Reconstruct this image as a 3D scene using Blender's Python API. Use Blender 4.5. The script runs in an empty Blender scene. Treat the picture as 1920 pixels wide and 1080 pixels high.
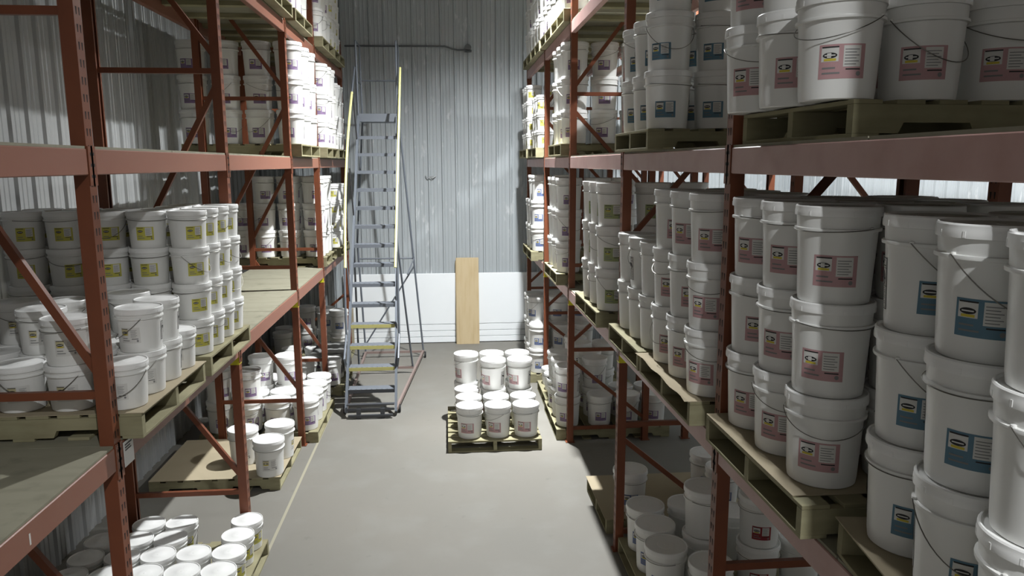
import bpy, bmesh, math, random
from mathutils import Vector, Matrix
random.seed(7)
C = bpy.context.scene.collection
PI = math.pi

# ------------------------------------------------------------------ camera, light, exposure
sc = bpy.context.scene
cd = bpy.data.cameras.new('camera'); cam = bpy.data.objects.new('camera', cd); C.objects.link(cam)
cd.sensor_width = 36.0; cd.lens = 36.0*1399.92/1920; cd.clip_start = 0.05; cd.clip_end = 100
YAW, PIT, ROL = math.radians(5.0107), math.radians(9.4348), math.radians(-0.1297)
cam.matrix_world = (Matrix.Translation((0, 0, 3.0823)) @ Matrix.Rotation(-YAW, 4, 'Z')
                    @ Matrix.Rotation(PI/2-PIT, 4, 'X') @ Matrix.Rotation(ROL, 4, 'Z'))
sc.camera = cam
sc.view_settings.view_transform = 'Standard'; sc.view_settings.look = 'None'
sc.view_settings.gamma = 1.0; sc.view_settings.exposure = 0.0
sc.view_settings.use_curve_mapping = False
sc.cycles.use_denoising = True
sc.cycles.max_bounces = 8; sc.cycles.diffuse_bounces = 5
w = bpy.data.worlds.new('world'); sc.world = w; w.use_nodes = True
w.node_tree.nodes['Background'].inputs[0].default_value = (1.0, 0.97, 0.92, 1)
w.node_tree.nodes['Background'].inputs[1].default_value = 0.4
LAMPS = [  # x, y, z, watts, cone: high-bay lamps under the roof (the last one added as fill), their reflectors cutting the light off sideways
    (1.10, 8.4, 6.15, 6000, 150), (1.19, -1.8, 6.15, 2500, 160), (4.6, 5.5, 6.3, 3600, 160), (4.4, 10.4, 6.3, 2600, 160)]

# ------------------------------------------------------------------ helpers
class MB:
    """collects shapes; build() links them as ONE mesh object"""
    def __init__(s): s.bm = bmesh.new()
    def _mi(s, faces, mi):
        for f in faces: f.material_index = mi
    def box(s, x0, y0, z0, x1, y1, z1, mi=0, M=None):
        P = [Vector((x, y, z)) for z in (z0, z1) for y in (y0, y1) for x in (x0, x1)]
        if M is not None: P = [M @ p for p in P]
        v = [s.bm.verts.new(p) for p in P]
        F = [(0,2,3,1),(4,5,7,6),(0,1,5,4),(2,6,7,3),(0,4,6,2),(1,3,7,5)]
        s._mi([s.bm.faces.new([v[i] for i in f]) for f in F], mi); return s
    def bar(s, a, b, w, h, mi=0, up=(0, 0, 1)):
        a, b = Vector(a), Vector(b); d = (b-a); L = d.length; d.normalize()
        u = Vector(up); sd = d.cross(u)
        if sd.length < 1e-4: sd = d.cross(Vector((1, 0, 0)))
        sd.normalize(); u = sd.cross(d)
        M = Matrix((( sd.x, d.x, u.x, a.x), (sd.y, d.y, u.y, a.y), (sd.z, d.z, u.z, a.z), (0, 0, 0, 1)))
        return s.box(-w/2, 0, -h/2, w/2, L, h/2, mi, M)
    def tube(s, pts, r, n=10, mi=0, smooth=True):
        pts = [Vector(p) for p in pts]; rings = []; pu = None
        for i, p in enumerate(pts):
            d = (pts[min(i+1, len(pts)-1)]-pts[max(i-1, 0)]).normalized()
            if pu is None:
                pu = d.orthogonal().normalized()
            pu = (pu-d*pu.dot(d)).normalized(); q = d.cross(pu)
            rings.append([s.bm.verts.new(p+(pu*math.cos(2*PI*k/n)+q*math.sin(2*PI*k/n))*r) for k in range(n)])
        for a, b in zip(rings, rings[1:]):
            for k in range(n):
                f = s.bm.faces.new((a[k], a[(k+1) % n], b[(k+1) % n], b[k])); f.smooth = smooth; f.material_index = mi
        for R in (rings[0][::-1], rings[-1]):
            s.bm.faces.new(R).material_index = mi
        return s
    def lathe(s, prof, n=40, mi=0, cx=0, cy=0, cz=0, sharp=()):
        rings = []
        for r, z in prof:
            if r < 1e-6: rings.append([s.bm.verts.new((cx, cy, cz+z))])
            else: rings.append([s.bm.verts.new((cx+r*math.cos(2*PI*k/n), cy+r*math.sin(2*PI*k/n), cz+z)) for k in range(n)])
        for a, b in zip(rings, rings[1:]):
            for k in range(n):
                k2 = (k+1) % n
                if len(a) == 1: vs = (a[0], b[k], b[k2])
                elif len(b) == 1: vs = (a[k], b[0], a[k2])
                else: vs = (a[k], b[k], b[k2], a[k2])
                f = s.bm.faces.new(vs[::-1]); f.smooth = True; f.material_index = mi
        return s
    def poly(s, pts, mi=0):
        f = s.bm.faces.new([s.bm.verts.new(p) for p in pts]); f.material_index = mi; return s
    def prism(s, pts, axis, t0, t1, mi=0):
        """2-D outline extruded along 'x','y' or 'z'"""
        def m(p, t): return {'x': (t, p[0], p[1]), 'y': (p[0], t, p[1]), 'z': (p[0], p[1], t)}[axis]
        a = [s.bm.verts.new(m(p, t0)) for p in pts]; b = [s.bm.verts.new(m(p, t1)) for p in pts]; n = len(pts)
        fs = [s.bm.faces.new(a), s.bm.faces.new(b[::-1])]
        fs += [s.bm.faces.new((a[(i+1) % n], a[i], b[i], b[(i+1) % n])) for i in range(n)]
        s._mi(fs, mi); return s
    def mesh(s, name, mats, bevel=0):
        if bevel: bmesh.ops.bevel(s.bm, geom=list(s.bm.edges), offset=bevel, segments=1, affect='EDGES')
        bmesh.ops.recalc_face_normals(s.bm, faces=s.bm.faces)
        me = bpy.data.meshes.new(name); s.bm.to_mesh(me); s.bm.free(); me.set_sharp_from_angle(angle=.52)
        for m in (mats if isinstance(mats, (list, tuple)) else [mats]): me.materials.append(m)
        return me
    def build(s, name, mats, parent=None, bevel=0):
        o = bpy.data.objects.new(name, s.mesh(name, mats, bevel)); C.objects.link(o)
        if parent is not None: o.parent = parent
        return o

def inst(name, me, parent=None, loc=(0, 0, 0), rz=0):
    o = bpy.data.objects.new(name, me); C.objects.link(o); o.location = loc; o.rotation_euler[2] = rz
    if parent is not None: o.parent = parent
    return o
def tag(o, label, cat, group=None):
    o['label'] = label; o['category'] = cat
    if group: o['group'] = group
    return o
def thing(name, label, cat, loc=(0, 0, 0), rz=0, group=None):
    o = bpy.data.objects.new(name, None); C.objects.link(o); o.location = loc; o.rotation_euler[2] = rz
    o.empty_display_size = .05
    return tag(o, label, cat, group)
def struct(o): o['kind'] = 'structure'; return o

def mat(name, col, rough=.5, metal=0.0, spec=.5, noise=None, emit=0, bump=0):
    """noise: list of (scale, strength, colour2, low, high, stretch)"""
    m = bpy.data.materials.new(name); m.use_nodes = True; nt = m.node_tree; b = nt.nodes['Principled BSDF']
    b.inputs['Roughness'].default_value = rough; b.inputs['Metallic'].default_value = metal
    b.inputs['Specular IOR Level'].default_value = spec
    def lin(c): return tuple((x/12.92 if x <= .04045 else ((x+.055)/1.055)**2.4) for x in [v/255 for v in c])+(1,)
    b.inputs['Base Color'].default_value = lin(col)
    if noise:
        tc = nt.nodes.new('ShaderNodeTexCoord'); prev = None
        for sca, stg, c2, lo, hi, st in noise:
            mp = nt.nodes.new('ShaderNodeMapping'); mp.inputs['Scale'].default_value = st
            nt.links.new(tc.outputs['Object'], mp.inputs['Vector'])
            n = nt.nodes.new('ShaderNodeTexNoise'); n.inputs['Scale'].default_value = sca; n.inputs['Detail'].default_value = 6
            nt.links.new(mp.outputs[0], n.inputs['Vector'])
            r = nt.nodes.new('ShaderNodeMapRange'); r.inputs[1].default_value = lo; r.inputs[2].default_value = hi; r.inputs[4].default_value = stg
            nt.links.new(n.outputs[0], r.inputs[0])
            mx = nt.nodes.new('ShaderNodeMix'); mx.data_type = 'RGBA'
            nt.links.new(r.outputs[0], mx.inputs['Factor'])
            if prev is None: mx.inputs['A'].default_value = lin(col)
            else: nt.links.new(prev, mx.inputs['A'])
            mx.inputs['B'].default_value = lin(c2); prev = mx.outputs['Result']
            if bump:
                bp = nt.nodes.new('ShaderNodeBump'); bp.inputs['Strength'].default_value = bump; bp.inputs['Distance'].default_value = .01
                nt.links.new(n.outputs[0], bp.inputs['Height']); nt.links.new(bp.outputs[0], b.inputs['Normal'])
        nt.links.new(prev, b.inputs['Base Color'])
    if emit:
        b.inputs['Emission Color'].default_value = lin(col); b.inputs['Emission Strength'].default_value = emit
    return m

O1 = (1, 1, 1)
M = dict(
    orange=mat('rack_paint', (116, 66, 44), .45, 0, .35, [(6, .4, (92, 52, 38), .45, .75, O1), (40, .4, (92, 62, 50), .62, .75, O1)]),
    beamL=mat('beam_paint_orange_sheen', (132, 88, 72), .42, 0, .4, [(6, .4, (130, 82, 64), .45, .75, O1)]),  # rack paint lightened: the gloss on the lit beams is in the colour
    beamR=mat('beam_paint_pale_sheen', (176, 142, 136), .45, 0, .5, [(5, .5, (150, 108, 100), .45, .75, O1)]),  # paler still: grazing reflection of the pails opposite, painted into the colour
    dark=mat('dark_steel', (66, 68, 72), .5, .2),
    slot=mat('slot_hole', (22, 16, 14), .9),
    yellow=mat('yellow_tape', (214, 204, 40), .5),
    deck=mat('plywood_deck', (136, 133, 116), .75, 0, .3, [(3, .5, (118, 115, 98), .4, .7, (1, 4, 1)), (9, .4, (92, 90, 76), .55, .75, O1)]),
    wood=mat('pallet_wood', (142, 138, 110), .8, 0, .25, [(5, .6, (112, 103, 78), .35, .7, (1, 1, 4)), (2, .5, (166, 158, 128), .5, .7, O1)]),
    freshwood=mat('plywood_board', (190, 172, 138), .7, 0, .3, [(3, .5, (168, 144, 104), .45, .75, (6, 6, .7)), (1.6, .7, (130, 102, 70), .66, .8, (3, 3, 1))]),
    cardboard=mat('cardboard', (160, 149, 126), .85, 0, .2, [(2, .4, (142, 131, 108), .4, .7, O1)]),
    galv=mat('galvanised_sheet', (170, 176, 179), .5, .15, .5, [(1.1, .35, (146, 152, 155), .35, .7, (1, 1, .35)), (3.2, .5, (186, 190, 192), .6, .85, (1, 1, .4)), (9, .6, (222, 225, 226), .63, .76, (1, 1, .35))]),
    galvdark=mat('galvanised_side_sheet', (176, 178, 178), .42, .35, .5, [(1.2, .5, (140, 143, 144), .35, .7, (1, 1, .3)), (5, .4, (184, 186, 186), .6, .8, (1, 1, .2))]),
    whitewall=mat('white_painted_board', (232, 236, 238), .6, 0, .3, [(2, .25, (214, 220, 222), .5, .75, O1)]),
    concrete=mat('concrete_floor', (118, 115, 108), .62, 0, .3, [(.5, .5, (105, 105, 100), .35, .7, O1), (2.2, .4, (128, 128, 123), .5, .75, O1), (7, .5, (92, 91, 86), .66, .8, O1)]),
    roof=mat('roof_sheet', (150, 152, 152), .6, .2),
    pail=mat('white_plastic', (222, 222, 219), .33, 0, .5),
    lid=mat('white_lid_plastic', (228, 228, 226), .36, 0, .5),
    wire=mat('bail_wire', (120, 118, 112), .35, .9),
    paper=mat('label_paper', (205, 204, 200), .6),
    ink=mat('label_ink', (34, 33, 34), .6),
    grey=mat('label_text_grey', (120, 120, 120), .6),
    gold=mat('label_gold', (196, 178, 60), .6),
    steel=mat('ladder_steel', (100, 106, 114), .45, .2, .5),
    step=mat('ladder_tread', (106, 111, 118), .6, .2),
    rail=mat('ladder_handrail_yellow', (224, 220, 150), .45),
    stepyel=mat('ladder_tread_yellow', (178, 172, 108), .5),
    base=mat('ladder_base_tube', (140, 122, 116), .5, .2),
    rubber=mat('black_rubber', (30, 30, 32), .7),
    film=mat('grey_plastic_film', (132, 132, 130), .4, 0, .5, [(3, .6, (160, 160, 158), .45, .7, O1)], bump=.5),
    conduit=mat('conduit_metal', (96, 100, 102), .45, .4),
    line=mat('floor_line_yellow', (146, 142, 124), .7),
    lamp=mat('lamp_housing', (70, 72, 76), .5, .3),
    glow=mat('lamp_glow', (255, 250, 240), .5, 0, .5, None, 12),
)
LAB = dict(yellow=(188, 182, 80), purple=(128, 104, 142), blue=(84, 118, 136), pink=(178, 140, 142), green=(150, 160, 112),
           red=(140, 44, 50), navy=(92, 108, 150), sand=(184, 176, 140))
LM = {k: mat('label_'+k, v, .55) for k, v in LAB.items()}

# ------------------------------------------------------------------ room
WX0, WX1, WY0, WY1, H = -3.07, 6.4, -4.0, 12.83, 7.0
mb = MB(); mb.box(WX0-.2, WY0-.2, -.12, WX1+.2, WY1+.2, 0); struct(mb.build('floor', M['concrete']))
mb = MB(); mb.box(WX0-.2, WY0-.2, H, WX1+.2, WY1+.2, H+.1); struct(mb.build('ceiling', M['roof']))
def corrugated(n0, n1, sp=.23):
    """(t, depth) outline of ribbed sheet: a tall rib every sp, two low stiffeners between"""
    pts = [(n0, 0)]; t = n0
    while t < n1-sp:
        for a, d in ((.012, 0), (.026, .022), (.05, .022), (.064, 0), (.105, 0), (.113, .005), (.123, .005), (.131, 0), (.165, 0), (.173, .005), (.183, .005), (.191, 0)):
            pts.append((t+a, d))
        t += sp
    pts.append((n1, 0)); return pts
def ribwall(name, axis, at, sgn, t0, t1, z0, z1, m):
    mb = MB(); P = corrugated(t0, t1)
    for (a, d), (b, e) in zip(P, P[1:]):
        q = [(a, at+sgn*d), (b, at+sgn*e)]
        f = [(p[0], p[1]) if axis == 'x' else (p[1], p[0]) for p in q]
        mb.poly([(f[0][0], f[0][1], z0), (f[1][0], f[1][1], z0), (f[1][0], f[1][1], z1), (f[0][0], f[0][1], z1)])
    # backing sheet gives the wall its thickness
    e, f = sorted((at-sgn*.012, at-sgn*.09))
    if axis == 'x': mb.box(t0, e, z0, t1, f, z1)
    else: mb.box(e, t0, z0, f, t1, z1)
    return struct(mb.build(name, m))
ribwall('wall_back', 'x', WY1, -1, WX0, WX1, 0, H, M['galv'])
ribwall('wall_left', 'y', WX0, 1, WY0, WY1, 0, H, M['galvdark'])
ribwall('wall_right', 'y', WX1, -1, WY0, WY1, 0, H, M['galv'])
# white painted sheeting along the foot of the back wall: one sheet above three planks
mb = MB()
mb.box(-1.77, WY1-.05, .335, 1.68, WY1-.024, 1.225)
for k, (a, b) in enumerate(((.012, .108), (.116, .212), (.22, .327))): mb.box(-1.77, WY1-.058+.004*k, a, 1.68, WY1-.024, b)
struct(mb.build('trim_1', M['whitewall'], bevel=.003))
mb = MB(); mb.box(-1.49, 1.0, 0, -1.465, 9.3, .0015); struct(mb.build('trim_2', M['line']))

# ------------------------------------------------------------------ racks
Z = {1: 1.7427, 2: 3.1536, 3: 4.520}
XL, XR = -1.603, 1.309
YLs = [1.35, 3.56, 5.72, 8.05, 9.78, 12.29]
YRs = [-1.0, 1.15, 3.375, 5.49, 7.88, 9.94, 12.06]
FD = .92
def post_mesh(h, sgn):
    """upright: C channel, aisle face at local x=0 pointing sgn, near side face at y=0; slotted aisle face"""
    mb = MB(); w, d = .072, .066
    mb.box(min(0, -sgn*.004), 0, 0, max(0, -sgn*.004), w, h)
    for y0 in (0, w-.004): mb.box(min(-sgn*.004, -sgn*d), y0, 0, max(-sgn*.004, -sgn*d), y0+.004, h)
    for y0 in (.004, w-.018): mb.box(min(-sgn*(d-.004), -sgn*d), y0, 0, max(-sgn*(d-.004), -sgn*d), y0+.014, h)
    z = .06
    while z < h-.05:
        for y in (.018, .046):
            x = sgn*.0006
            mb.poly([(x, y-.001, z+.034), (x, y+.012, z+.034), (x, y+.009, z), (x, y+.002, z)], 1)
        z += .075
    return mb.mesh('post', [M['orange'], M['slot']])
POST = {}
def rack(name, label, x, ys, s, levels, decks, hs, braces, tape=(), bm='beamL'):
    """s=+1: aisle lies towards +x (rack extends towards -x)"""
    R = thing(name, label, 'pallet rack', (x, ys[0], 0))
    ox, oy = x, ys[0]
    for i, y in enumerate(ys):
        h = hs[i]; F = bpy.data.objects.new('upright_frame', None); C.objects.link(F); F.parent = R; F.location = (0, y-oy, 0)
        for xx, sg in ((0, s), (-s*FD, -s)):
            k = (round(h, 2), sg)
            if k not in POST: POST[k] = post_mesh(h, sg)
            p = inst('post', POST[k], F, (xx, 0, 0))
            q = MB(); q.box(xx-.05-(s*.033 if sg == s else -s*.033), -.008, 0, xx+.05-(s*.033 if sg == s else -s*.033), .08, .008); q.build('foot_plate', M['orange'], F)
        if i in tape:
            q = MB(); q.box(-s*.07, -.0015, 1.565, .0015*s, .0735, 1.645) if s < 0 else q.box(-.07, -.0015, 1.565, .0015, .0735, 1.645)
            q.build('tape_band', M['yellow'], F)
        hz, dg = braces[i] if isinstance(braces, list) else braces
        for z in hz:
            if z < h: MB().bar((-s*.05, .036, z), (-s*(FD-.05), .036, z), .03, .038).build('horizontal_brace', M['orange'], F)
        for a, b in dg:
            if max(a, b) < h: MB().bar((-s*.05, .036, a), (-s*(FD-.05), .036, b), .03, .038).build('diagonal_brace', M['orange'], F)
    for i, (y0, y1) in enumerate(zip(ys, ys[1:])):
        a, b = y0-oy+.072, y1-oy
        for lv in levels[i]:
            z = Z[lv]
            for xx, sg in ((0, s), (-s*FD, -s)):
                q = MB()
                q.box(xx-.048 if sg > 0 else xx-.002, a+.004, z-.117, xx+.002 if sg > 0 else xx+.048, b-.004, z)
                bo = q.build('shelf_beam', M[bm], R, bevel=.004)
                for e0, e1 in ((a+.003, a+.007), (b-.007, b-.003)):
                    pass
                if sg == s:
                    for e in (a-.045, b):
                        q = MB(); q.box(min(xx+sg*.001, xx+sg*.006), e, z-.165, max(xx+sg*.001, xx+sg*.006), e+.045, z+.012)
                        for kk in range(3): 
                            yy = e+.022; zz = z-.13+.05*kk
                            q.poly([(xx+sg*.0066, yy-.006, zz), (xx+sg*.0066, yy+.006, zz), (xx+sg*.0066, yy+.006, zz+.014), (xx+sg*.0066, yy-.006, zz+.014)], 1)
                        q.build('end_connector', [M['orange'], M['slot']], bo)
            if (i, lv) in decks:
                for (d0, d1) in decks[(i, lv)]:
                    q = MB(); xa, xb = sorted((-s*.004, -s*(FD-.004)))
                    q.box(xa, d0-oy, z+.0005, xb, d1-oy, z+.012); q.build('deck_panel', M['deck'], R)
                n = 4
                for k in range(n):
                    yy = a+(b-a)*(k+.5)/n
                    q = MB(); xa, xb = sorted((-s*.052, -s*(FD-.052)))
                    q.box(xa, yy-.045, z-.04, xb, yy+.045, z-.001); q.build('deck_support', M['wood'], R)
    return R
def dk(ys, i, lv, cut=()):
    a, b = ys[i], ys[i+1]; e = [a+.001]+[c for c in cut]+[b-.001]
    out = []
    for k in range(len(e)-1): out.append((e[k]+.004*(k > 0), e[k+1]-.004))
    return out
dl = {}
for i in range(5):
    for lv in (1, 2, 3): dl[(i, lv)] = dk(YLs, i, lv, ((YLs[i]+YLs[i+1])/2,))
bl0 = ([.52, 2.0, 3.75], [(.62, 1.85), (2.1, 3.55), (3.85, 4.9)])
bl = ([.52, 2.0, 3.75], [(.66, 1.85), (3.64, 2.15), (3.86, 5.0)])
RL = rack('pallet_rack', 'orange pallet rack along the ribbed metal wall, beside the rolling ladder', XL, YLs, 1,
          [(1, 2, 3)]*5, dl, [6.1, 6.1, 6.1, 6.1, 6.1, 4.98], [bl0, bl0, bl, bl, bl, ([.16, 1.62, 4.82], [(1.0, .3), (4.55, 4.2)])], (2, 3, 4))
dr = {}
for i in range(6):
    for lv in (1, 2, 3): dr[(i, lv)] = dk(YRs, i, lv, ((YRs[i]+YRs[i+1])/2,))
dr[(3, 3)] = [(5.5, 6.62), (6.64, 7.42), (7.462, 7.876)]
br = ([.16, 1.06, 2.0, 3.8], [(.94, .26), (2.5, 3.45), (3.9, 4.9)])
br3 = ([.16, 1.06, 2.0, 3.8], [(.94, .26), (1.16, 1.9), (3.62, 2.75), (3.88, 4.95)])
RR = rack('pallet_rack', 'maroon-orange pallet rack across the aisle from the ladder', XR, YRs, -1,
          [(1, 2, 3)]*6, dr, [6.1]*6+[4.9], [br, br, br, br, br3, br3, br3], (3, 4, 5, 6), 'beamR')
RB = rack('pallet_rack', 'pallet rack glimpsed behind the loaded rack, back to back with it', 3.55, YRs, 1,
          [(1, 2, 3)]*6, dr | {}, [6.1]*7, br)
# placard and chalk mark on the near shelf beam of the ladder-side rack
q = MB(); q.box(.003, 3.636-YLs[0], 1.612, .006, 3.745-YLs[0], 1.738)
for k, (zz, l) in enumerate(((1.722, .08), (1.708, .06), (1.695, .07))):
    q.box(.0061, 3.648-YLs[0], zz-.004, .0066, 3.648-YLs[0]+l, zz+.004, 1)
pl = q.build('placard', [M['paper'], M['ink']], RL); pl['label'] = 'white paper placard'; pl.location = (.004, 0, 0)
q = MB(); q.box(.0022, 2.797-YLs[0], 1.652, .0028, 2.807-YLs[0], 1.698); q.build('chalk_mark', M['paper'], RL)

# ------------------------------------------------------------------ pails
KZ = {'A': .966, 'B': .975}
def body_prof(k):
    if k == 'A':   # five-gallon
        return [(0, .004), (.112, .004), (.118, 0), (.1235, .004), (.1265, .03), (.1365, .266), (.1375, .270), (.1475, .272), (.1483, .277), (.1475, .282), (.1395, .284), (.1418, .322), (.1425, .345)]
    return [(a*.907, b) for a, b in [(0, .003), (.100, .003), (.105, 0), (.110, .004), (.112, .02), (.1215, .176), (.1225, .180), (.129, .181), (.1302, .1855), (.129, .190), (.1235, .1915), (.127, .215), (.127, .225)]]
def lid_prof(k):
    if k == 'A':
        return [(.143, .326), (.1486, .327), (.149, .331), (.149, .345), (.148, .349), (.148, .36), (.145, .3645), (.141, .3645), (.138, .358), (.06, .3572), (.058, .3585), (.012, .3585), (.011, .3598), (0, .3602)]
    return [(a*.907, b) for a, b in [(.1275, .207), (.1302, .2075), (.1307, .211), (.1307, .222), (.1297, .226), (.1297, .234), (.127, .2375), (.123, .2375), (.120, .233), (.05, .2325), (.048, .2335), (.010, .2335), (.009, .2343), (0, .2346)]]
MINP = {'A': .3055, 'B': .2415}
PITCH = {'A': .3464, 'B': .2277}
GEO = {}
for k in 'AB':
    GEO[k, 'body'] = MB().lathe([(a, b*KZ[k]) for a, b in body_prof(k)], 44).mesh('bucket', M['pail'])
    m = MB().lathe([(a, b*KZ[k]) for a, b in lid_prof(k)], 44)
    r0, z0 = (.149, .318) if k == 'A' else (.1185, .2045)
    for j in range(12):   # pry tabs round the skirt
        a = 2*PI*j/12
        m.box(-.001, -.0035, 0, .0012, .0035, .016 if k == 'A' else .012, 0, Matrix.Translation((r0*math.cos(a)-.0005*math.cos(a), r0*math.sin(a)-.0005*math.sin(a), z0)) @ Matrix.Rotation(a, 4, 'Z'))
    GEO[k, 'lid'] = m.mesh('lid', M['lid'])
    r, ze = (.1482, .2734) if k == 'A' else (.1178, .1823)
    for sag in (0, 1, 2):
        m = MB(); pts = []
        for j in range(25):
            t = PI*j/24; dz = (-.012, -.075, -.15)[sag]*math.sin(t)*(1 if k == 'A' else .75)
            a = t-PI
            rr = r+.0006
            pts.append((rr*math.cos(a), rr*math.sin(a), ze+dz))
        m.tube(pts, .0018 if k == 'A' else .0017, 6)
        for sg in (1, -1):
            m.lathe([(0, -.007), (.006, -.005), (.007, 0), (.006, .005), (0, .007)], 10, 1, sg*(r-.0055), 0, ze)
        GEO[k, 'handle', sag] = m.mesh('handle', [M['wire'], M['pail']])
def wrap(k, u, v, off):
    """u: metres round the body from the front (-y), v: height"""
    if k == 'A': r = .1265+(v/.966-.03)*(.1365-.1265)/.236+off
    else: r = (.112+(v/.975-.02)*(.1215-.112)/.156)*.907+off
    a = -PI/2+u/r
    return (r*math.cos(a), r*math.sin(a), v)
def wrect(m, k, u0, v0, u1, v1, off, mi):
    n = max(1, int(abs(u1-u0)/.008)+1)
    for j in range(n):
        a, b = u0+(u1-u0)*j/n, u0+(u1-u0)*(j+1)/n
        m.poly([wrap(k, a, v0, off), wrap(k, b, v0, off), wrap(k, b, v1, off), wrap(k, a, v1, off)], mi)
def wpoly(m, k, pts, off, mi): m.poly([wrap(k, u, v, off) for u, v in pts], mi)
def well(m, k, cu, cv, ru, rv, off, mi, n=18): wpoly(m, k, [(cu+ru*math.cos(2*PI*j/n), cv+rv*math.sin(2*PI*j/n)) for j in range(n)], off, mi)
def label_mesh(k, colour, square=False):
    m = MB(); w, h, v0 = (.150, .112, .068) if k == 'A' else (.100, .082, .055)
    if colour in ('blue', 'purple', 'navy', 'red') and k == 'A': w, h = .128, .098
    u = -w/2; e = .0006
    wrect(m, k, u, v0, u+w, v0+h, e, 0)
    if colour == 'sand': wrect(m, k, u, v0, u+w, v0+h, e*1.2, 1)
    # white panel with small print
    wrect(m, k, u+.52*w, v0+.34*h, u+.90*w, v0+.95*h, e*2, 1)
    for j in range(6): wrect(m, k, u+.55*w, v0+(.40+.085*j)*h, u+(.86 if j % 2 else .80)*w, v0+(.425+.085*j)*h, e*3, 3)
    # round badge: pale field, dark oval, gold foot
    wrect(m, k, u+.05*w, v0+.50*h, u+.42*w, v0+.93*h, e*2, 1 if colour in ('purple', 'blue', 'navy', 'red', 'pink') else 0)
    wrect(m, k, u+.06*w, v0+.90*h, u+.42*w, v0+.94*h, e*3, 2)
    well(m, k, u+.235*w, v0+.68*h, .155*w, .085*h, e*3, 2)
    wrect(m, k, u+.12*w, v0+.665*h, u+.35*w, v0+.70*h, e*4, 1)
    wrect(m, k, u+.11*w, v0+.52*h, u+.37*w, v0+.59*h, e*3, 4)
    for j in range(2): wrect(m, k, u+.08*w, v0+(.14+.15*j)*h, u+(.46-.1*j)*w, v0+(.19+.15*j)*h, e*2, 3)
    wrect(m, k, u+.58*w, v0+.25*h, u+.9*w, v0+.29*h, e*2, 2); well(m, k, u+.86*w, v0+.14*h, .05*w, .07*h, e*2, 3)
    return m.mesh('label', [LM[colour], M['paper'], M['ink'], M['grey'], M['gold']])
def warn_mesh(k):
    m = MB(); w, h, v0 = (.068, .158, .06) if k == 'A' else (.05, .10, .05)
    u = -w/2; e = .0006
    wrect(m, k, u, v0, u+w, v0+h, e, 1); wrect(m, k, u+.003, v0+.003, u+w-.003, v0+h-.003, e*2, 0)
    wrect(m, k, u, v0+.445*h, u+w, v0+.455*h, e*3, 1); wrect(m, k, u, v0+.795*h, u+w, v0+.805*h, e*3, 1)
    for j, (a, b) in enumerate(((.22, .78), (.22, .55), (.22, .92))): wrect(m, k, u+a*w, v0+(.935-.05*j)*h, u+b*w, v0+(.957-.05*j)*h, e*3, 1)
    for j in range(11): wrect(m, k, u+.08*w, v0+(.04+.036*j)*h, u+(.9-.12*(j % 3 == 1))*w, v0+(.054+.036*j)*h, e*3, 2)
    # pictogram: a bent figure tipping head first over a round bucket
    well(m, k, u+.52*w, v0+.605*h, .36*w, .145*h, e*3, 1, 24); well(m, k, u+.52*w, v0+.605*h, .325*w, .130*h, e*4, 0, 24)
    well(m, k, u+.26*w, v0+.725*h, .12*w, .048*h, e*5, 1)
    P = lambda L: wpoly(m, k, [(u+a*w, v0+b*h) for a, b in L], e*5, 1)
    P([(.34, .73), (.66, .735), (.80, .66), (.82, .60), (.62, .60), (.46, .66)])
    P([(.64, .63), (.80, .62), (.74, .50), (.66, .49)]); P([(.78, .63), (.93, .60), (.94, .575), (.78, .58)])
    P([(.36, .70), (.46, .69), (.34, .58), (.28, .60)]); P([(.48, .67), (.56, .65), (.42, .545), (.36, .56)])
    wrect(m, k, u+.2*w, v0+.50*h, u+.28*w, v0+.64*h, e*3, 2)
    return m.mesh('warning_label', [M['paper'], M['ink'], M['grey']])
def get(kind, *a):
    key = (kind,)+a
    if key not in GEO: GEO[key] = label_mesh(*a) if kind == 'label' else warn_mesh(*a)
    return GEO[key]
NP = [0]
def pail(x, y, z, k, colour, label, group, face=None, sag=None, far=False, warn=True):
    """face: direction (degrees, 0 = towards -y, positive turns towards +x) the label points"""
    if face is None: face = math.degrees(math.atan2(-x, y))*.8+random.gauss(0, 13)
    rl, rw = random.random()*6, random.choice((-1, 1))*math.radians(95+random.random()*20)
    sg, rh = random.choice((0, 0, 1, 2)), random.uniform(-1.2, 1.2)
    pid = NP[0]; NP[0] += 1
    if KEEP is not None and pid not in KEEP:
        if pid in REST: RESTP.append((k, colour, Matrix.Translation((x, y, z)) @ Matrix.Rotation(math.radians(face), 4, 'Z'), rl))
        return
    t = thing('pail', label, 'pail', (x, y, z), math.radians(face), group)
    inst('bucket', GEO[k, 'body'], t); inst('lid', GEO[k, 'lid'], t, rz=rl)
    if colour: inst('label', get('label', k, colour), t)
    if colour and warn: inst('warning_label', get('warn', k), t, rz=rw)
    inst('handle', GEO[k, 'handle', sg if sag is None else sag], t, rz=rh)
def span(txt):
    S = set()
    for p in txt.split():
        a, _, b = p.partition('-'); S.update(range(int(a), int(b or a)+1))
    return S
RESTP = []
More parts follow.
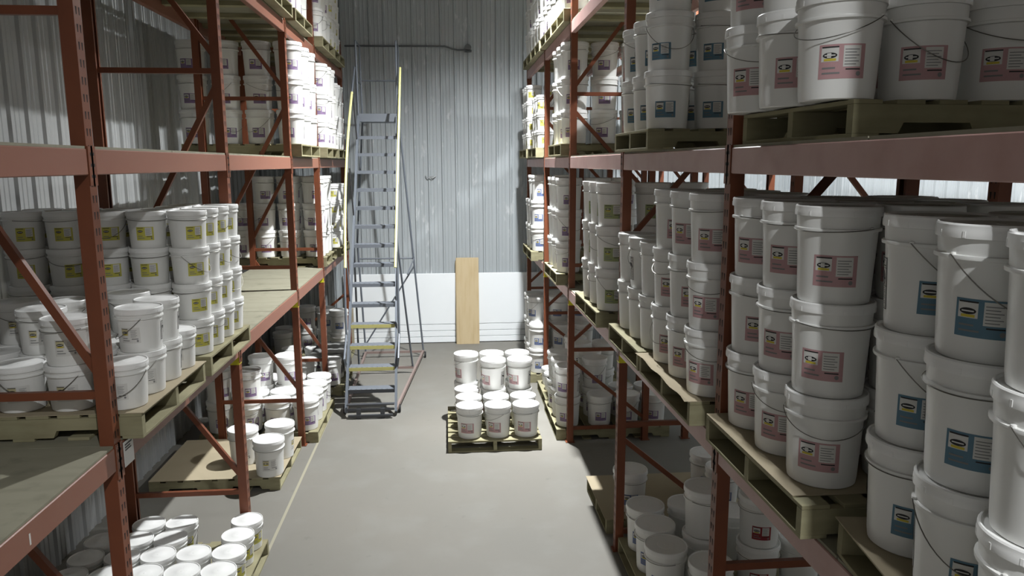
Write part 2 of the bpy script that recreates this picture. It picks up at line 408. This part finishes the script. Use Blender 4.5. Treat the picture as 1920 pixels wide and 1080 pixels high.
# the 300 pails that show largest are objects; the others in view, those that carry them and the added shade casters are one object
KEEP = span('0-3 5-6 9-12 15 17-18 20 23-26 28-30 32-34 36-38 40-46 50 54 62-66 71-74 79-92 95 99-102 115-139 168 170 173 176 191-219 222 224 226 228 232-233 235 238 240-242 244-247 284-286 293-295 302-304 307 311-316 319-322 325 328-331 334 337-340 343-346 350-352 356-357 360-361 364-365 368-370 373 376-385 390-400 409 411-412 414-415 420-421 426-431 435-446 450-458 468-471 484 493 499 502 505 529-540 542-556 558 560-562 568-569 571 573 576 579 585 589-599 601 603 605')
REST = span('7-8 13-14 16 19 21 27 31 35 39 47-49 51-53 55-61 67-70 75-78 93-94 96-98 107-114 140-145 150-157 164 166 171 174 177 179-181 183-190 220-221 223 225 229-230 234 236-237 239 243 248-283 305-306 317-318 323-324 326-327 332-333 335-336 341-342 347-349 353-355 358-359 362-363 371-372 374-375 386-389 401-408 416 432 447-449 462-467 472-483 487 490 496 500 503 506 511-512 514-515 517-519 523-528 541 557 559 563-567 570 572 574-575 577-578 580-584 586-588 600 602 604')
TIER = {1: ['single'], 2: ['bottom', 'top'], 3: ['bottom', 'middle', 'top'], 4: ['bottom', 'second', 'third', 'top']}
ROW = ['front row', 'second row', 'third row', 'fourth row', 'fifth row']
COL = ['aisle column', 'second column', 'third column', 'fourth column', 'fifth column']
def spread(L, p):
    out = [L[0]]
    for v in L[1:]:
        d = v-out[-1]; out.append(out[-1]+math.copysign(max(abs(d), p), d))
    return out
def load(name, k, colour, z, cols, ys, tiers, face=None, jit=.0, rot=None, sag=None, blank=0.0, lookat=0, warn=True):
    """cols: x of each column counted from the aisle; ys: y of each row counted from the camera; tiers[row][col] = stack height"""
    cols, ys = spread(cols, MINP[k]), spread(ys, MINP[k])
    for r, y in enumerate(ys):
        for c, x in enumerate(cols):
            n = tiers[r][c] if not isinstance(tiers, int) else tiers
            jx, jy = random.uniform(-jit, jit), random.uniform(-jit, jit)
            for t in range(n):
                px, py = x+jx+random.uniform(-.0005, .0005), y+jy+random.uniform(-.0005, .0005)
                if rot: 
                    (ox, oy, a) = rot; dx, dy = px, py
                    px, py = ox+dx*math.cos(a)-dy*math.sin(a), oy+dx*math.sin(a)+dy*math.cos(a)
                fc = face
                if fc is not None: fc = fc+random.gauss(0, 10)
                if blank and random.random() < blank: fc = 150+random.uniform(-50, 50)
                tw = TIER[n][t]+' tier' if n > 1 else 'not stacked'
                pail(px, py, z+t*PITCH[k], k, colour, 'white pail, %s, %s, %s, %s' % (tw, ROW[r], COL[c], name), 'white pails, '+name, fc, sag, warn=warn)

# ------------------------------------------------------------------ pallets and sheets
PG = {}
def pallet(x0, y0, x1, y1, z, label, along='x', rz=0, group='wooden pallets'):
    """footprint; stringers run along 'x' or 'y'"""
    LX, LY = (x1-x0, y1-y0) if along == 'x' else (y1-y0, x1-x0)
    key = (round(LX, 2), round(LY, 2))
    if key not in PG:
        S = []
        for yy in (0, LY/2-.019, LY-.038):
            o = [(0, .016), (LX*.14, .016), (LX*.155, .052), (LX*.36, .052), (LX*.375, .016), (LX*.625, .016), (LX*.64, .052), (LX*.845, .052), (LX*.86, .016), (LX, .016), (LX, .112), (0, .112)]
            S.append(MB().prism(o, 'y', yy, yy+.038).mesh('stringer', M['wood']))
        n = 8; t = MB(); bw = .105
        for j in range(n):
            xx = (LX-bw)*j/(n-1); t.box(xx, 0, .1125, xx+bw, LY, .128)
        b = MB()
        for j in range(5):
            xx = (LX-.1)*j/4; b.box(xx, 0, 0, xx+.1, LY, .0155)
        PG[key] = (S, t.mesh('top_boards', M['wood'], .0015), b.mesh('bottom_boards', M['wood'], .0015))
    S, t, b = PG[key]
    o = thing('pallet', label, 'pallet', (x0, y0, z) if along == 'x' else (x1, y0, z), rz if along == 'x' else rz+PI/2, group)
    for s in S: inst('stringer', s, o)
    inst('top_boards', t, o); inst('bottom_boards', b, o)
    return o
def sheet(x0, y0, x1, y1, z, label, wave=0, rz=0):
    m = MB(); n = 16
    def zz(i): return wave*(.5+.5*math.sin(i*1.1))*(1 if i else 0)
    for i in range(n):
        a, b = y0+(y1-y0)*i/n, y0+(y1-y0)*(i+1)/n
        # edge strip on the aisle side may lift, the rest lies flat under the pails
        xa, xb = (x0, x1)
        m.box(xa, a, z, xb, b, z+.004)
    if wave:
        side = x0 if x0 > 0 else x1; d = -1 if x0 > 0 else 1
        for i in range(n):
            a, b = y0+(y1-y0)*i/n, y0+(y1-y0)*(i+1)/n
            za, zb = zz(i), zz(i+1)
            m.poly([(side, a, z+.004), (side, b, z+.004), (side+d*.02, b, z+.004+zb), (side+d*.02, a, z+.004+za)])
    bmesh.ops.remove_doubles(m.bm, verts=m.bm.verts, dist=1e-5)
    return tag(m.build('cardboard_sheet', M['cardboard']), label, 'cardboard sheet')
PH = .1285
D1, D2, D3 = Z[1]+.0125, Z[2]+.0125, Z[3]+.0125
S = 'ladder-side rack'; T = 'rack opposite ladder'

# ---- ladder-side rack, lower shelf
pallet(-2.62, 3.645, -1.5, 4.62, D1, 'pallet under the loosely stacked pails, lower shelf of ladder-side rack')
sheet(-2.62, 3.645, -1.49, 4.62, D1+PH, 'cardboard sheet under the loosely stacked pails on the ladder-side lower shelf')
zz = D1+PH+.0045
load('loose half-empty load, lower shelf, '+S, 'B', 'sand', zz, [-1.625, -1.87, -2.115, -2.36], [3.78, 4.025, 4.27, 4.495], [[1, 2, 1, 1], [2, 1, 2, 1], [2, 1, 2, 2], [1, 2, 1, 1]], face=12)
pallet(-2.72, 4.74, -1.5, 5.705, D1, 'pallet under the four-high yellow-label pails, lower shelf of ladder-side rack')
load('yellow-label load, lower shelf, '+S, 'B', 'yellow', D1+PH+.001, [-1.625, -1.87, -2.115, -2.36, -2.605], [4.87, 5.11, 5.35, 5.59],
     [[4]*5, [4]*5, [4, 4, 0, 0, 0], [4, 4, 0, 0, 0]], face=27)
pallet(-2.75, 9.87, -1.57, 10.85, D1, 'pallet under purple-label pails beyond the empty deck, lower shelf of ladder-side rack')
load('purple-label load, lower shelf, '+S, 'A', 'purple', D1+PH+.001, [-1.73, -2.05, -2.36, -2.66], [10.03, 10.35, 10.67], [[3, 3, 3, 2], [3, 3, 0, 0], [3, 0, 0, 0]], face=8)
pallet(-2.75, 10.95, -1.53, 11.95, D1, 'pallet at the far end of the lower shelf, ladder-side rack')
load('far end of lower shelf, '+S, 'B', 'yellow', D1+PH+.001, [-1.66, -1.91], [11.1, 11.37, 11.64], [[4, 4], [4, 0], [4, 0]], face=25)
# ---- middle shelf
pallet(-2.72, 8.14, -1.5, 9.3, D2, 'first pallet past the empty deck, middle shelf of ladder-side rack')
load('first purple-label load, middle shelf, '+S, 'A', 'purple', D2+PH+.001, [-1.63, -1.95, -2.28, -2.62], [8.31, 8.72, 9.12], [[3]*4, [3, 0, 0, 0], [3, 0, 0, 0]], face=10)
pallet(-2.72, 9.87, -1.5, 10.85, D2, 'second pallet from the camera, middle shelf of ladder-side rack')
load('second purple-label load, middle shelf, '+S, 'A', 'purple', D2+PH+.001, [-1.63], [10.03, 10.36, 10.69], [[3], [3], [3]], face=16)
pallet(-2.72, 10.95, -1.5, 11.95, D2, 'last pallet before the back wall, middle shelf of ladder-side rack')
load('last load, middle shelf, '+S, 'B', 'sand', D2+PH+.001, [-1.62, -1.87], [11.08, 11.34, 11.6], [[4, 4], [4, 0], [4, 0]], face=20)
# ---- top shelf
for i, (a, b) in enumerate(((6.98, 8.0), (8.14, 9.14), (9.87, 10.85), (10.93, 11.93))):
    nm = ('first', 'second', 'third', 'fourth')[i]
    pallet(-2.72, a, -1.5, b, D3, nm+' pallet from the camera on the top shelf of ladder-side rack')
    if i < 2: load(nm+' load, top shelf, '+S, 'A', 'purple', D3+PH+.001, [-1.66], [a+.18, a+.5, a+.82], [[2], [2], [2]], face=22)
    elif i == 2: load('third load, top shelf, '+S, 'A', 'purple', D3+PH+.001, [-1.66], [a+.18, a+.5, a+.82], [[3], [3], [3]], face=22)
    else: load('fourth load, top shelf, '+S, 'B', 'yellow', D3+PH+.001, [-1.64], [a+.16, a+.44, a+.72], [[4], [4], [4]], face=28)
# ---- floor under it
pallet(-2.75, 4.72, -1.46, 5.71, 0, 'pallet of short pails on the floor below the yellow-label load, ladder side')
load('floor pallet below the yellow-label load', 'B', 'yellow', PH+.001, [-1.83, -2.075, -2.32, -2.565], [4.87, 5.115, 5.36, 5.588], [[1, 1, 1, 1], [1, 1, 1, 1], [0, 1, 1, 1], [0, 1, 1, 0]], face=20, sag=2)
for i, (x, y) in enumerate(((-1.585, 4.86), (-1.585, 5.11), (-1.59, 5.36), (-1.585, 5.60))):
    pail(x, y, PH+.001, 'B', 'yellow', 'short white pail at the aisle edge of the floor pallet below yellow-label load, %s' % ('nearest', 'second', 'third', 'last')[i], 'white pails at the aisle edge of the near floor pallet', 60, 1)
pallet(-2.84, 6.92, -1.63, 8.0, 0, 'pallet carrying only three pails on the floor beside the ladder-side rack')
sheet(-2.84, 6.92, -1.62, 8.0, PH, 'brown cardboard sheet under the three lone pails on the floor pallet')
for (x, y, l, f) in ((-1.74, 7.03, 'nearest of three lone pails on the brown sheet of floor pallet', 15), (-2.06, 7.34, 'lone pail furthest from the aisle on the brown sheeted floor pallet', 12), (-1.73, 7.47, 'lone pail with warning label, behind nearest pail on brown sheeted floor pallet', 95)):
    pail(x, y, PH+.0045, 'A', 'sand', 'white '+l, 'three lone pails on the brown sheeted floor pallet', f, 0)
pallet(-2.76, 8.14, -1.47, 9.40, 0, 'full pallet of pails on the floor behind the three lone pails')
load('full floor pallet behind lone pails', 'A', 'purple', PH+.001, [-1.62, -1.93, -2.24, -2.56], [8.30, 8.61, 8.92, 9.23], [[1, 1, 2, 2], [1, 1, 1, 2], [1, 2, 2, 1], [1, 1, 1, 1]], face=20)
pallet(-2.76, 9.87, -1.42, 10.87, 0, 'pallet with grey film-wrapped pails on the floor beside the ladder')
load('film-wrapped floor pallet beside ladder', 'A', 'purple', PH+.001, [-1.60, -1.92, -2.24], [10.03, 10.36, 10.69], [[1, 1, 1], [1, 0, 1], [1, 1, 1]], face=30)
# grey film pulled over the rear of that pallet
m = MB(); V = {}
XS = [(-1.885+.045*i, 0) for i in range(11)]+[(-1.434, .05), (-1.430, .14), (-1.428, .23), (-1.424, .33)]
YS = [10.19+.05*j for j in range(14)]
for i, (x, dz) in enumerate(XS):
    for j, y in enumerate(YS):
        wv = math.sin(i*1.9+j)*math.cos(j*1.3)
        V[i, j] = m.bm.verts.new((x+(.006*wv if dz else 0), y, PH+.385+.008*wv-dz))
for i in range(len(XS)-1):
    for j in range(len(YS)-1):
        f = m.bm.faces.new((V[i, j], V[i+1, j], V[i+1, j+1], V[i, j+1])); f.smooth = True
o = m.build('stretch_film', M['film']); tag(o, 'grey plastic film draped over pails on the floor pallet beside the ladder', 'plastic film')
sm = o.modifiers.new('thick', 'SOLIDIFY'); sm.thickness = .003; sm.offset = 1
pallet(-2.85, 11.3, -1.55, 12.27, 0, 'pallet in the corner by the back wall beside the ladder')
for (x, y, n, col, nm) in ((-2.64, 12.12, 1, 'purple', 'furthest from the ladder'), (-2.28, 12.1, 2, 'purple', 'tallest pile'), (-1.95, 11.95, 2, 'navy', 'second from the ladder'), (-1.71, 11.72, 2, 'navy', 'next to the ladder'), (-2.6, 11.75, 1, None, 'in front of the corner pail')):
    for t in range(n): pail(x, y, PH+.001+t*PITCH['A'], 'A', col, 'white pail on the corner pallet by back wall, %s%s' % (nm, ', upper pail' if t else ', lower pail' if n > 1 else ''), 'white pails on the corner pallet by the back wall', 10, 0)
m = MB(); m.box(-.19, -.12, 0, .19, .12, .66, 0); m.box(-.19, -.122, .60, .19, -.1202, .655, 1); m.box(-.02, -.1222, 0, .02, -.1204, .66, 1)
o = m.build('cardboard_box', [M['cardboard'], mat('box_tape', (190, 176, 146), .4)]); o.location = (-1.80, 12.62, 0); tag(o, 'beige cardboard box against the back wall behind the corner pails', 'box')

# ---- pails on the bay beside the camera: outside the picture, added to shade the near loads
for lv in (D1, D2, D3): load('bay beside the camera', 'A', None, lv+.001, [1.422], [-.2, .11, .42, .73], 3)
# ---- opposite rack, lower shelf
rb = math.radians(-7.4)
pallet(1.2005, 1.352, 2.1505, 2.29, D1, 'pallet under the nearest blue-label pails, lower shelf of rack opposite the ladder', rz=rb)
o = sheet(-.01, 0, .95, .945, 0, 'cardboard sheet under the nearest blue-label pails, rack opposite the ladder'); o.location = (1.2005, 1.352, D1+PH); o.rotation_euler[2] = rb
load('blue-label load, lower shelf, '+T, 'A', 'blue', D1+PH+.0045, [.16, .47, .78], [.16, .47, .78], [[3, 3, 3], [3, 3, 3], [3, 3, 3]], face=-40, rot=(1.2005, 1.352, rb))
pallet(1.24, 2.385, 2.44, 3.37, D1, 'pallet with splintered corner under pink-label pails, lower shelf, rack opposite the ladder')
sheet(1.24, 2.46, 2.44, 3.372, D1+PH, 'cardboard sheet under pink-label pails nearest the camera, rack opposite the ladder')
load('near pink-label load, lower shelf, '+T, 'A', 'pink', D1+PH+.0045, [1.425, 1.735, 2.05], [2.615, 2.92, 3.224], [[3, 3, 3], [3, 3, 3], [3, 3, 3]], face=-38)
pallet(1.22, 3.56, 2.42, 4.56, D1, 'pallet with curling cardboard edge, lower shelf, rack opposite the ladder')
sheet(1.21, 3.56, 2.42, 4.56, D1+PH, 'cardboard sheet with curled wavy edge, lower shelf, rack opposite the ladder', wave=.012)
load('far pink-label load, lower shelf, '+T, 'A', 'pink', D1+PH+.0045, [1.385, 1.70], [3.72, 4.05, 4.37], 3, face=-27)
pallet(1.22, 4.60, 2.42, 5.485, D1, 'pallet under two-high unlabelled pails, lower shelf, rack opposite the ladder')
load('two-high load, lower shelf, '+T, 'A', 'sand', D1+PH+.001, [1.40, 1.715], [4.73, 5.035, 5.34], 2, face=160)
pallet(1.21, 5.9, 2.41, 6.92, D1, 'pallet under green-label pails, lower shelf, rack opposite the ladder')
load('green-label load, lower shelf, '+T, 'A', 'green', D1+PH+.001, [1.37, 1.69, 2.0], [6.04, 6.35, 6.66], [[3, 3, 3], [3, 0, 0], [3, 0, 0]], face=-14)
pallet(1.2, 8.08, 2.4, 9.1, D1, 'pallet under purple-label pails, lower shelf, rack opposite the ladder')
load('purple-label load, lower shelf, '+T, 'A', 'purple', D1+PH+.001, [1.36, 1.68, 1.99], [8.26, 8.58, 8.9], [[3, 3, 3], [3, 0, 0], [3, 0, 0]], face=-14)
pallet(1.16, 10.2, 2.38, 11.3, D1, 'pallet under navy-label pails, lower shelf near back wall, rack opposite the ladder')
load('navy-label load, lower shelf, '+T, 'A', 'navy', D1+PH+.001, [1.32, 1.64], [10.36, 10.68, 11.0], [[3, 3], [3, 0], [2, 0]], face=-16)
# ---- middle shelf
ra = math.radians(2.5)
po = pallet(1.365, 2.455, 2.565, 3.305, D2, 'pallet standing askew under pink-label pails, middle shelf, rack opposite the ladder', rz=ra)
load('near pink-label load, middle shelf, '+T, 'A', 'pink', D2+PH+.001, [.02, .33, .64, .95], [.15, .4555, .761], [[2, 1, 1, 1], [2, 2, 2, 0], [2, 2, 2, 0]], face=-34, rot=(1.365, 2.455, ra))
pallet(1.24, 4.58, 2.46, 5.485, D2, 'pallet under dark blue-label pails, middle shelf, rack opposite the ladder')
load('blue-label load, middle shelf, '+T, 'A', 'blue', D2+PH+.001, [1.40, 1.715, 2.03], [4.73, 5.035, 5.34], [[3, 3, 3], [2, 2, 0], [2, 0, 0]], face=-32)
pallet(1.22, 7.965, 2.44, 8.95, D2, 'pallet under purple-label pails, middle shelf, rack opposite the ladder')
load('purple-label load, middle shelf, '+T, 'A', 'purple', D2+PH+.001, [1.39, 1.71, 2.03], [8.13, 8.45, 8.77], [[3, 3, 3], [3, 0, 0], [3, 0, 0]], face=-16)
pallet(1.2, 10.03, 2.42, 11.0, D2, 'pallet under three-high yellow-label pails, middle shelf, rack opposite the ladder')
load('near yellow-label load, middle shelf, '+T, 'B', 'yellow', D2+PH+.001, [1.34, 1.60], [10.17, 10.43, 10.69], [[3, 3], [3, 0], [3, 0]], face=-20)
pallet(1.18, 11.05, 2.4, 12.04, D2, 'pallet under four-high yellow-label pails by back wall, middle shelf, rack opposite the ladder')
load('far yellow-label load, middle shelf, '+T, 'B', 'yellow', D2+PH+.001, [1.31, 1.57], [11.2, 11.46, 11.72], [[4, 4], [4, 0], [4, 0]], face=-20)
# ---- top shelf
for i, (a, b) in enumerate(((7.965, 8.93), (8.95, 9.93), (10.03, 11.0), (11.05, 12.04))):
    nm = ('first', 'second', 'third', 'fourth')[i]
    pallet(1.24, a, 2.44, b, D3, '%s pallet from the camera on the top shelf, rack opposite the ladder' % nm)
    load('%s load, top shelf, %s' % (nm, T), 'A', 'purple', D3+PH+.001, [1.40, 1.72], [a+.17, a+.48, a+.79], [[3, 3], [3, 0], [3, 0]] if i else [[3, 0], [3, 0], [3, 0]], face=-18)
# ---- floor under it
pallet(1.30, 5.78, 2.55, 6.66, 0, 'pallet topped with cardboard on the floor, far one below the two-high load')
sheet(1.29, 5.78, 2.55, 6.67, PH, 'cardboard sheet with pale edge on the floor pallet below the two-high load')
z0 = PH+.0045; G = 'white pails on the floor below the pink-label loads'
for (x, y, nm) in ((1.55, 6.0, 'alone at the aisle edge of cardboard-topped floor pallet'), (2.33, 6.3, 'at the back of cardboard-topped floor pallet, further of two'), (2.36, 5.97, 'at the back of cardboard-topped floor pallet, nearer of two')):
    pail(x, y, z0, 'A', 'navy', 'white pail '+nm, G, -10, 0)
pallet(1.33, 4.28, 2.62, 5.48, 0, 'pallet of mixed pails on the floor by the second post, rack opposite the ladder')
for (x, y, n, col, f, nm) in ((1.50, 5.325, 1, 'navy', -30, 'at the aisle edge of mixed floor pallet, furthest of three'), (1.49, 5.015, 1, 'navy', -35, 'at the aisle edge of mixed floor pallet, middle of three'),
                            (1.48, 4.705, 1, 'navy', -32, 'with blue label, nearest of three at aisle edge of mixed floor pallet'), (1.83, 5.325, 1, 'navy', 160, 'tucked behind the tall pair on mixed floor pallet'),
                            (1.80, 4.86, 2, 'pink', 88, 'of the tall pair on mixed floor pallet'), (2.13, 5.17, 1, 'navy', 160, 'behind the upright post on mixed floor pallet'), (2.14, 4.70, 2, 'red', -16, 'of the red-label pair on mixed floor pallet'),
                            (2.45, 5.3, 1, 'navy', 160, 'deep behind the red-label pair on mixed floor pallet'), (2.46, 4.73, 1, 'navy', 160, 'beside the red-label pair on mixed floor pallet'), (1.71, 4.45, 1, 'navy', 160, 'in front of the tall pair on mixed floor pallet')):
    for t in range(n):
        pail(x, y, PH+.001+t*PITCH['A'], 'A', col, ('white %s pail %s' % (('lower', 'upper')[t], nm)) if n > 1 else 'white pail '+nm, G, f, 2 if nm.startswith('of the tall') and t == 0 else 0)
pallet(1.20, 7.965, 2.5, 9.02, 0, 'pallet of pails on the floor below purple-label load, rack opposite the ladder')
load('floor pallet below purple-label load, '+T, 'A', 'purple', PH+.001, [1.35, 1.72, 2.04, 2.35], [8.14, 8.46, 8.8], [[2, 1, 1, 1], [2, 2, 1, 1], [2, 2, 0, 0]], face=-18)
pallet(1.22, 9.06, 2.48, 9.92, 0, 'pallet with short pails at its aisle edge, floor, rack opposite the ladder')
load('floor pallet beside short pails, '+T, 'A', 'purple', PH+.001, [1.68, 1.99], [9.24, 9.56], [[2, 2], [2, 0]], face=-12)
for i, y in enumerate((9.2, 9.47, 9.74)):
    pail(1.37, y, PH+.001, 'B', 'purple', 'short white pail on floor pallet edge opposite the ladder, %s of three' % ('nearest', 'middle', 'furthest')[i], 'short pails on the floor pallet edge', -14, 0)
pallet(1.14, 10.22, 2.4, 11.24, 0, 'pallet of tall stacks on the floor near back wall, rack opposite the ladder')
load('floor pallet of tall stacks, '+T, 'A', 'navy', PH+.001, [1.30, 1.62, 1.94], [10.38, 10.7, 11.03], [[2, 2, 2], [3, 3, 3], [3, 3, 0]], face=-16)

# ---- pallet standing in the aisle
pallet(-.02, 7.7, 1.0, 8.9, 0, 'pallet of white pails standing alone in the middle of the aisle', along='y')
load('pallet alone in the aisle', 'A', 'pink', PH+.001, [.84, .53, .22], [7.87, 8.18], [[1]*3, [1]*3], face=-8)
load('back of the aisle pallet', 'A', 'pink', PH+.001, [.83, .52, .21], [8.49, 8.80], [[2, 2, 1], [2]*3], face=-60)

if RESTP:
    mats, slot, bm = [], {}, bmesh.new()
    for k, colour, Mx, rl in RESTP:
        for me, MM in ((GEO[k, 'body'], Mx), (GEO[k, 'lid'], Mx @ Matrix.Rotation(rl, 4, 'Z')))+(((get('label', k, colour), Mx),) if colour else ()):
            c = me.copy(); c.transform(MM); n0 = len(bm.faces); bm.from_mesh(c); bpy.data.meshes.remove(c)
            mp = []
            for m_ in me.materials:
                if m_.name not in slot: slot[m_.name] = len(mats); mats.append(m_)
                mp.append(slot[m_.name])
            bm.faces.ensure_lookup_table()
            for i in range(n0, len(bm.faces)): bm.faces[i].material_index = mp[bm.faces[i].material_index]
    me = bpy.data.meshes.new('stacked_pails'); bm.to_mesh(me); bm.free()
    for m_ in mats: me.materials.append(m_)
    o = bpy.data.objects.new('stacked_pails', me); C.objects.link(o); o['kind'] = 'stuff'
    tag(o, 'the small or half-hidden white pails of both racks, plus unseen ones added for shade', 'pails')

# ------------------------------------------------------------------ rolling ladder
L = thing('rolling_ladder', 'tall grey rolling warehouse ladder with yellow handrails at the end of the aisle', 'ladder', (-.965, 8.93, 0))
def LP(x, y, z): return (x, y-8.93, z)
yA, zA, yB, zB = 8.97, .06, 11.2, 3.72
def at(t): return (yA+(yB-yA)*t, zA+(zB-zA)*t)
def hw(t): return .305-.03*t
for s in (-1, 1):
    m = MB(); m.bar(LP(s*hw(0), yA, zA), LP(s*hw(1), yB, zB+.04), .03, .06)
    m.build('side_rail', M['steel'], L)
N = 15
for i in range(1, N):
    y, z = at(i/N); h = hw(i/N)-.015
    m = MB(); m.box(-h, y-8.93-.01, z-.004, h, y-8.93+.16, z+.004); m.box(-h, y-8.93-.014, z-.04, h, y-8.93-.008, z+.004, 1 if i in (2, 3, 4) else 2 if i == 1 else 0)
    for j in range(9): m.box(-h+.02+j*(2*h-.06)/8, y-8.93, z+.004, -h+.04+j*(2*h-.06)/8, y-8.93+.15, z+.007)
    m.build('step', [M['step'], M['stepyel'], M['dark']], L)
m = MB(); h = hw(1); m.box(-h, yB-8.93, zB-.02, h, yB-8.93+.55, zB); m.box(-h, yB-8.93-.006, zB-.03, h, yB-8.93, zB+.085); m.build('platform', M['step'], L)
for s in (-1, 1):
    # yellow handrail, its grey lower bend and its brackets
    a, b = at(.27), at(1)
    up = .73; X = s*.335
    te = 1 if s > 0 else .9; e = at(te); P = lambda t: LP((.29+.05*t if s > 0 else X+.03*t)-(.05*math.sin(PI*(t-.27)/.73) if s < 0 else 0), at(t)[0], at(t)[1]+up)
    m = MB(); m.tube([P(.27+(te-.27)*k/12) for k in range(13)], .017, 10)
    m.build('handrail', M['rail'], L)
    if s < 0: m = MB(); m.tube([P(.9), P(.95), P(1)], .015, 10); m.build('handrail_end', M['steel'], L)
    c = at(.10)
    m = MB(); m.tube([LP(X, a[0], a[1]+up), LP(X, a[0]-.06, a[1]+up-.2), LP(X, a[0]-.08, c[1]+.5), LP(X, c[0]+.02, c[1]+.25), LP(s*.31, c[0]+.12, c[1]+.1)], .015, 10)
    m.build('rail_bend', M['steel'], L)
    for t in (.33, .62, .9):
        p = at(t); m = MB(); m.tube([LP(s*hw(t), *p), LP(X-s*.02*t, p[0]-.02, p[1]+up-.03)], .010, 8); m.build('rail_bracket', M['rubber'] if t > .5 else M['steel'], L)
    # guard posts round the platform
    for y in (yB+.02, yB+.53):
        m = MB(); m.tube([LP(s*hw(1), y, zB-.02), LP(s*(hw(1)+.01), y, zB+1.1)], .014, 8); m.build('guard_post', M['steel'], L)
    for z in (zB+.55, zB+1.1):
        m = MB(); m.tube([LP(s*(hw(1)+.01), yB+.02, z), LP(s*(hw(1)+.01), yB+.53, z)], .012, 8); m.build('guard_rail', M['steel'], L)
    # back legs and base
    xr = .56 if s > 0 else -.36
    m = MB(); m.tube([LP(s*hw(1), yB+.5, zB-.02), LP(s*.42, 11.75, 1.9), LP(xr, 11.85, .1)], .015, 8); m.build('back_leg', M['steel'], L)
    y, z = at(.56)
    m = MB(); m.tube([LP(s*hw(.56), y, z), LP(s*.36 if s < 0 else .43, 10.9, .1)], .014, 8); m.build('middle_leg', M['steel'], L)
    m = MB(); m.bar(LP(s*.31, 8.97, .09), LP(xr, 11.87, .09), .03, .045); m.build('base_tube', M['base'], L)
    for (cx, cy) in ((s*.31, 9.12), (xr, 11.8)):
        m = MB(); mm = Matrix.Translation(LP(cx+s*.03, cy, .05)) @ Matrix.Rotation(PI/2, 4, 'Y')
        m.lathe([(0, -.014), (.045, -.014), (.05, -.008), (.05, .008), (.045, .014), (0, .014)], 20)
        for v in m.bm.verts: v.co = mm @ v.co
        m.build('caster', M['rubber'], L)
for y, a, b in ((11.85, -.36, .56), (10.9, -.35, .44)):
    m = MB(); m.bar(LP(a, y, .09), LP(b, y, .09), .03, .035); m.build('cross_tube', M['base'], L)
m = MB(); m.tube([LP(-.4, 11.78, 1.62), LP(.46, 11.78, 1.62)], .012, 8); m.build('back_rail', M['steel'], L)
m = MB(); m.tube([LP(.45, 11.77, 1.5), LP(-.36, 11.84, .22)], .012, 8); m.build('back_brace', M['steel'], L)
m = MB(); m.tube([LP(.38, 11.0, 1.48), LP(.45, 11.77, 1.62)], .010, 8); m.build('back_brace', M['steel'], L)
m = MB(); m.tube([LP(-hw(1), yB+.53, zB+.6), LP(hw(1), yB+.53, zB+.6)], .011, 8); m.build('guard_rail', M['steel'], L)
m = MB(); m.box(-.29, -.02, .10, .29, .0, .125); m.box(-.29, -.02, .165, .29, .04, .18);  m.box(-.27, -.05, .03, .27, -.02, .055); m.box(-.17, -.04, .0, -.12, .02, .13); m.box(.12, -.04, .0, .17, .02, .13); m.build('foot_lock', M['dark'], L)

# ------------------------------------------------------------------ small things on and against the back wall
m = MB(); a = math.atan2(.12, 1.49)
m.box(-.195, 0, 0, .195, .018, 1.5); m.box(-.205, .019, 0, .16, .035, 1.44)
o = m.build('plywood_board', M['freshwood'], bevel=.002); o.location = (.345, 12.645, 0); o.rotation_euler = (-a, 0, 0); tag(o, 'narrow plywood boards leaning upright against the white back wall', 'board')
o = thing('conduit', 'thin electrical conduit with round junction box across the ribbed back wall', 'conduit', (-1.6, WY1-.04, 4.98))
m = MB(); m.tube([(0, 0, 0), (1.62, 0, .01), (1.75, 0, -.03), (1.83, 0, -.045), (1.95, 0, -.045)], .014, 8); m.build('pipe', M['conduit'], o)
m = MB(); m.lathe([(0, -.02), (.05, -.02), (.055, -.01), (.055, .03), (0, .03)], 20)
for v in m.bm.verts: v.co = Matrix.Translation((2.0, -.01, -.01)) @ Matrix.Rotation(PI/2, 4, 'X') @ v.co
m.box(1.95, -.04, -.08, 2.06, .02, -.045); m.build('junction_box', M['conduit'], o)
m = MB(); m.tube([(-.09, 0, .02), (-.05, -.03, -.015), (.03, -.035, -.02), (.09, 0, .012)], .007, 8); m.tube([(-.02, 0, 0), (.06, -.02, 0)], .012, 8)
o = m.build('wall_hook', M['galvdark']); o.location = (-.25, WY1-.02, 2.87); tag(o, 'small metal hook sticking out of the ribbed back wall', 'hook')

# ------------------------------------------------------------------ high-bay lamps (above the frame), the last one added as fill
for i, (x, y, z, p, cone) in enumerate(LAMPS):
    o = thing('high_bay_lamp', 'high-bay lamp hanging from the roof above the %s' % ('aisle pallet', 'aisle near the camera', 'next aisle', 'far end of next aisle, added as fill')[i], 'lamp', (x, y, z), 0, 'high-bay lamps')
    m = MB(); m.lathe([(0, .26), (.05, .26), (.07, .16), (.14, .10), (.19, .03), (.19, .02), (.17, .025), (0, .025)], 28); m.build('housing', M['lamp'], o)
    m = MB(); m.lathe([(0, .024), (.165, .024), (.165, .016), (0, .016)], 28); m.build('lens', M['glow'], o)
    m = MB(); m.tube([(0, 0, .26), (0, 0, H-z)], .008, 6); m.build('suspension_cable', M['rubber'], o)
    l = bpy.data.lights.new('lamp_light', 'SPOT'); l.energy = p; l.spot_size = math.radians(cone); l.spot_blend = 1.0
    l.shadow_soft_size = .08; l.color = (.97, .99, 1.0)
    lo = bpy.data.objects.new('lamp_light', l); C.objects.link(lo); lo.parent = o; lo.location = (0, 0, .01)
print('PAILS', NP[0])
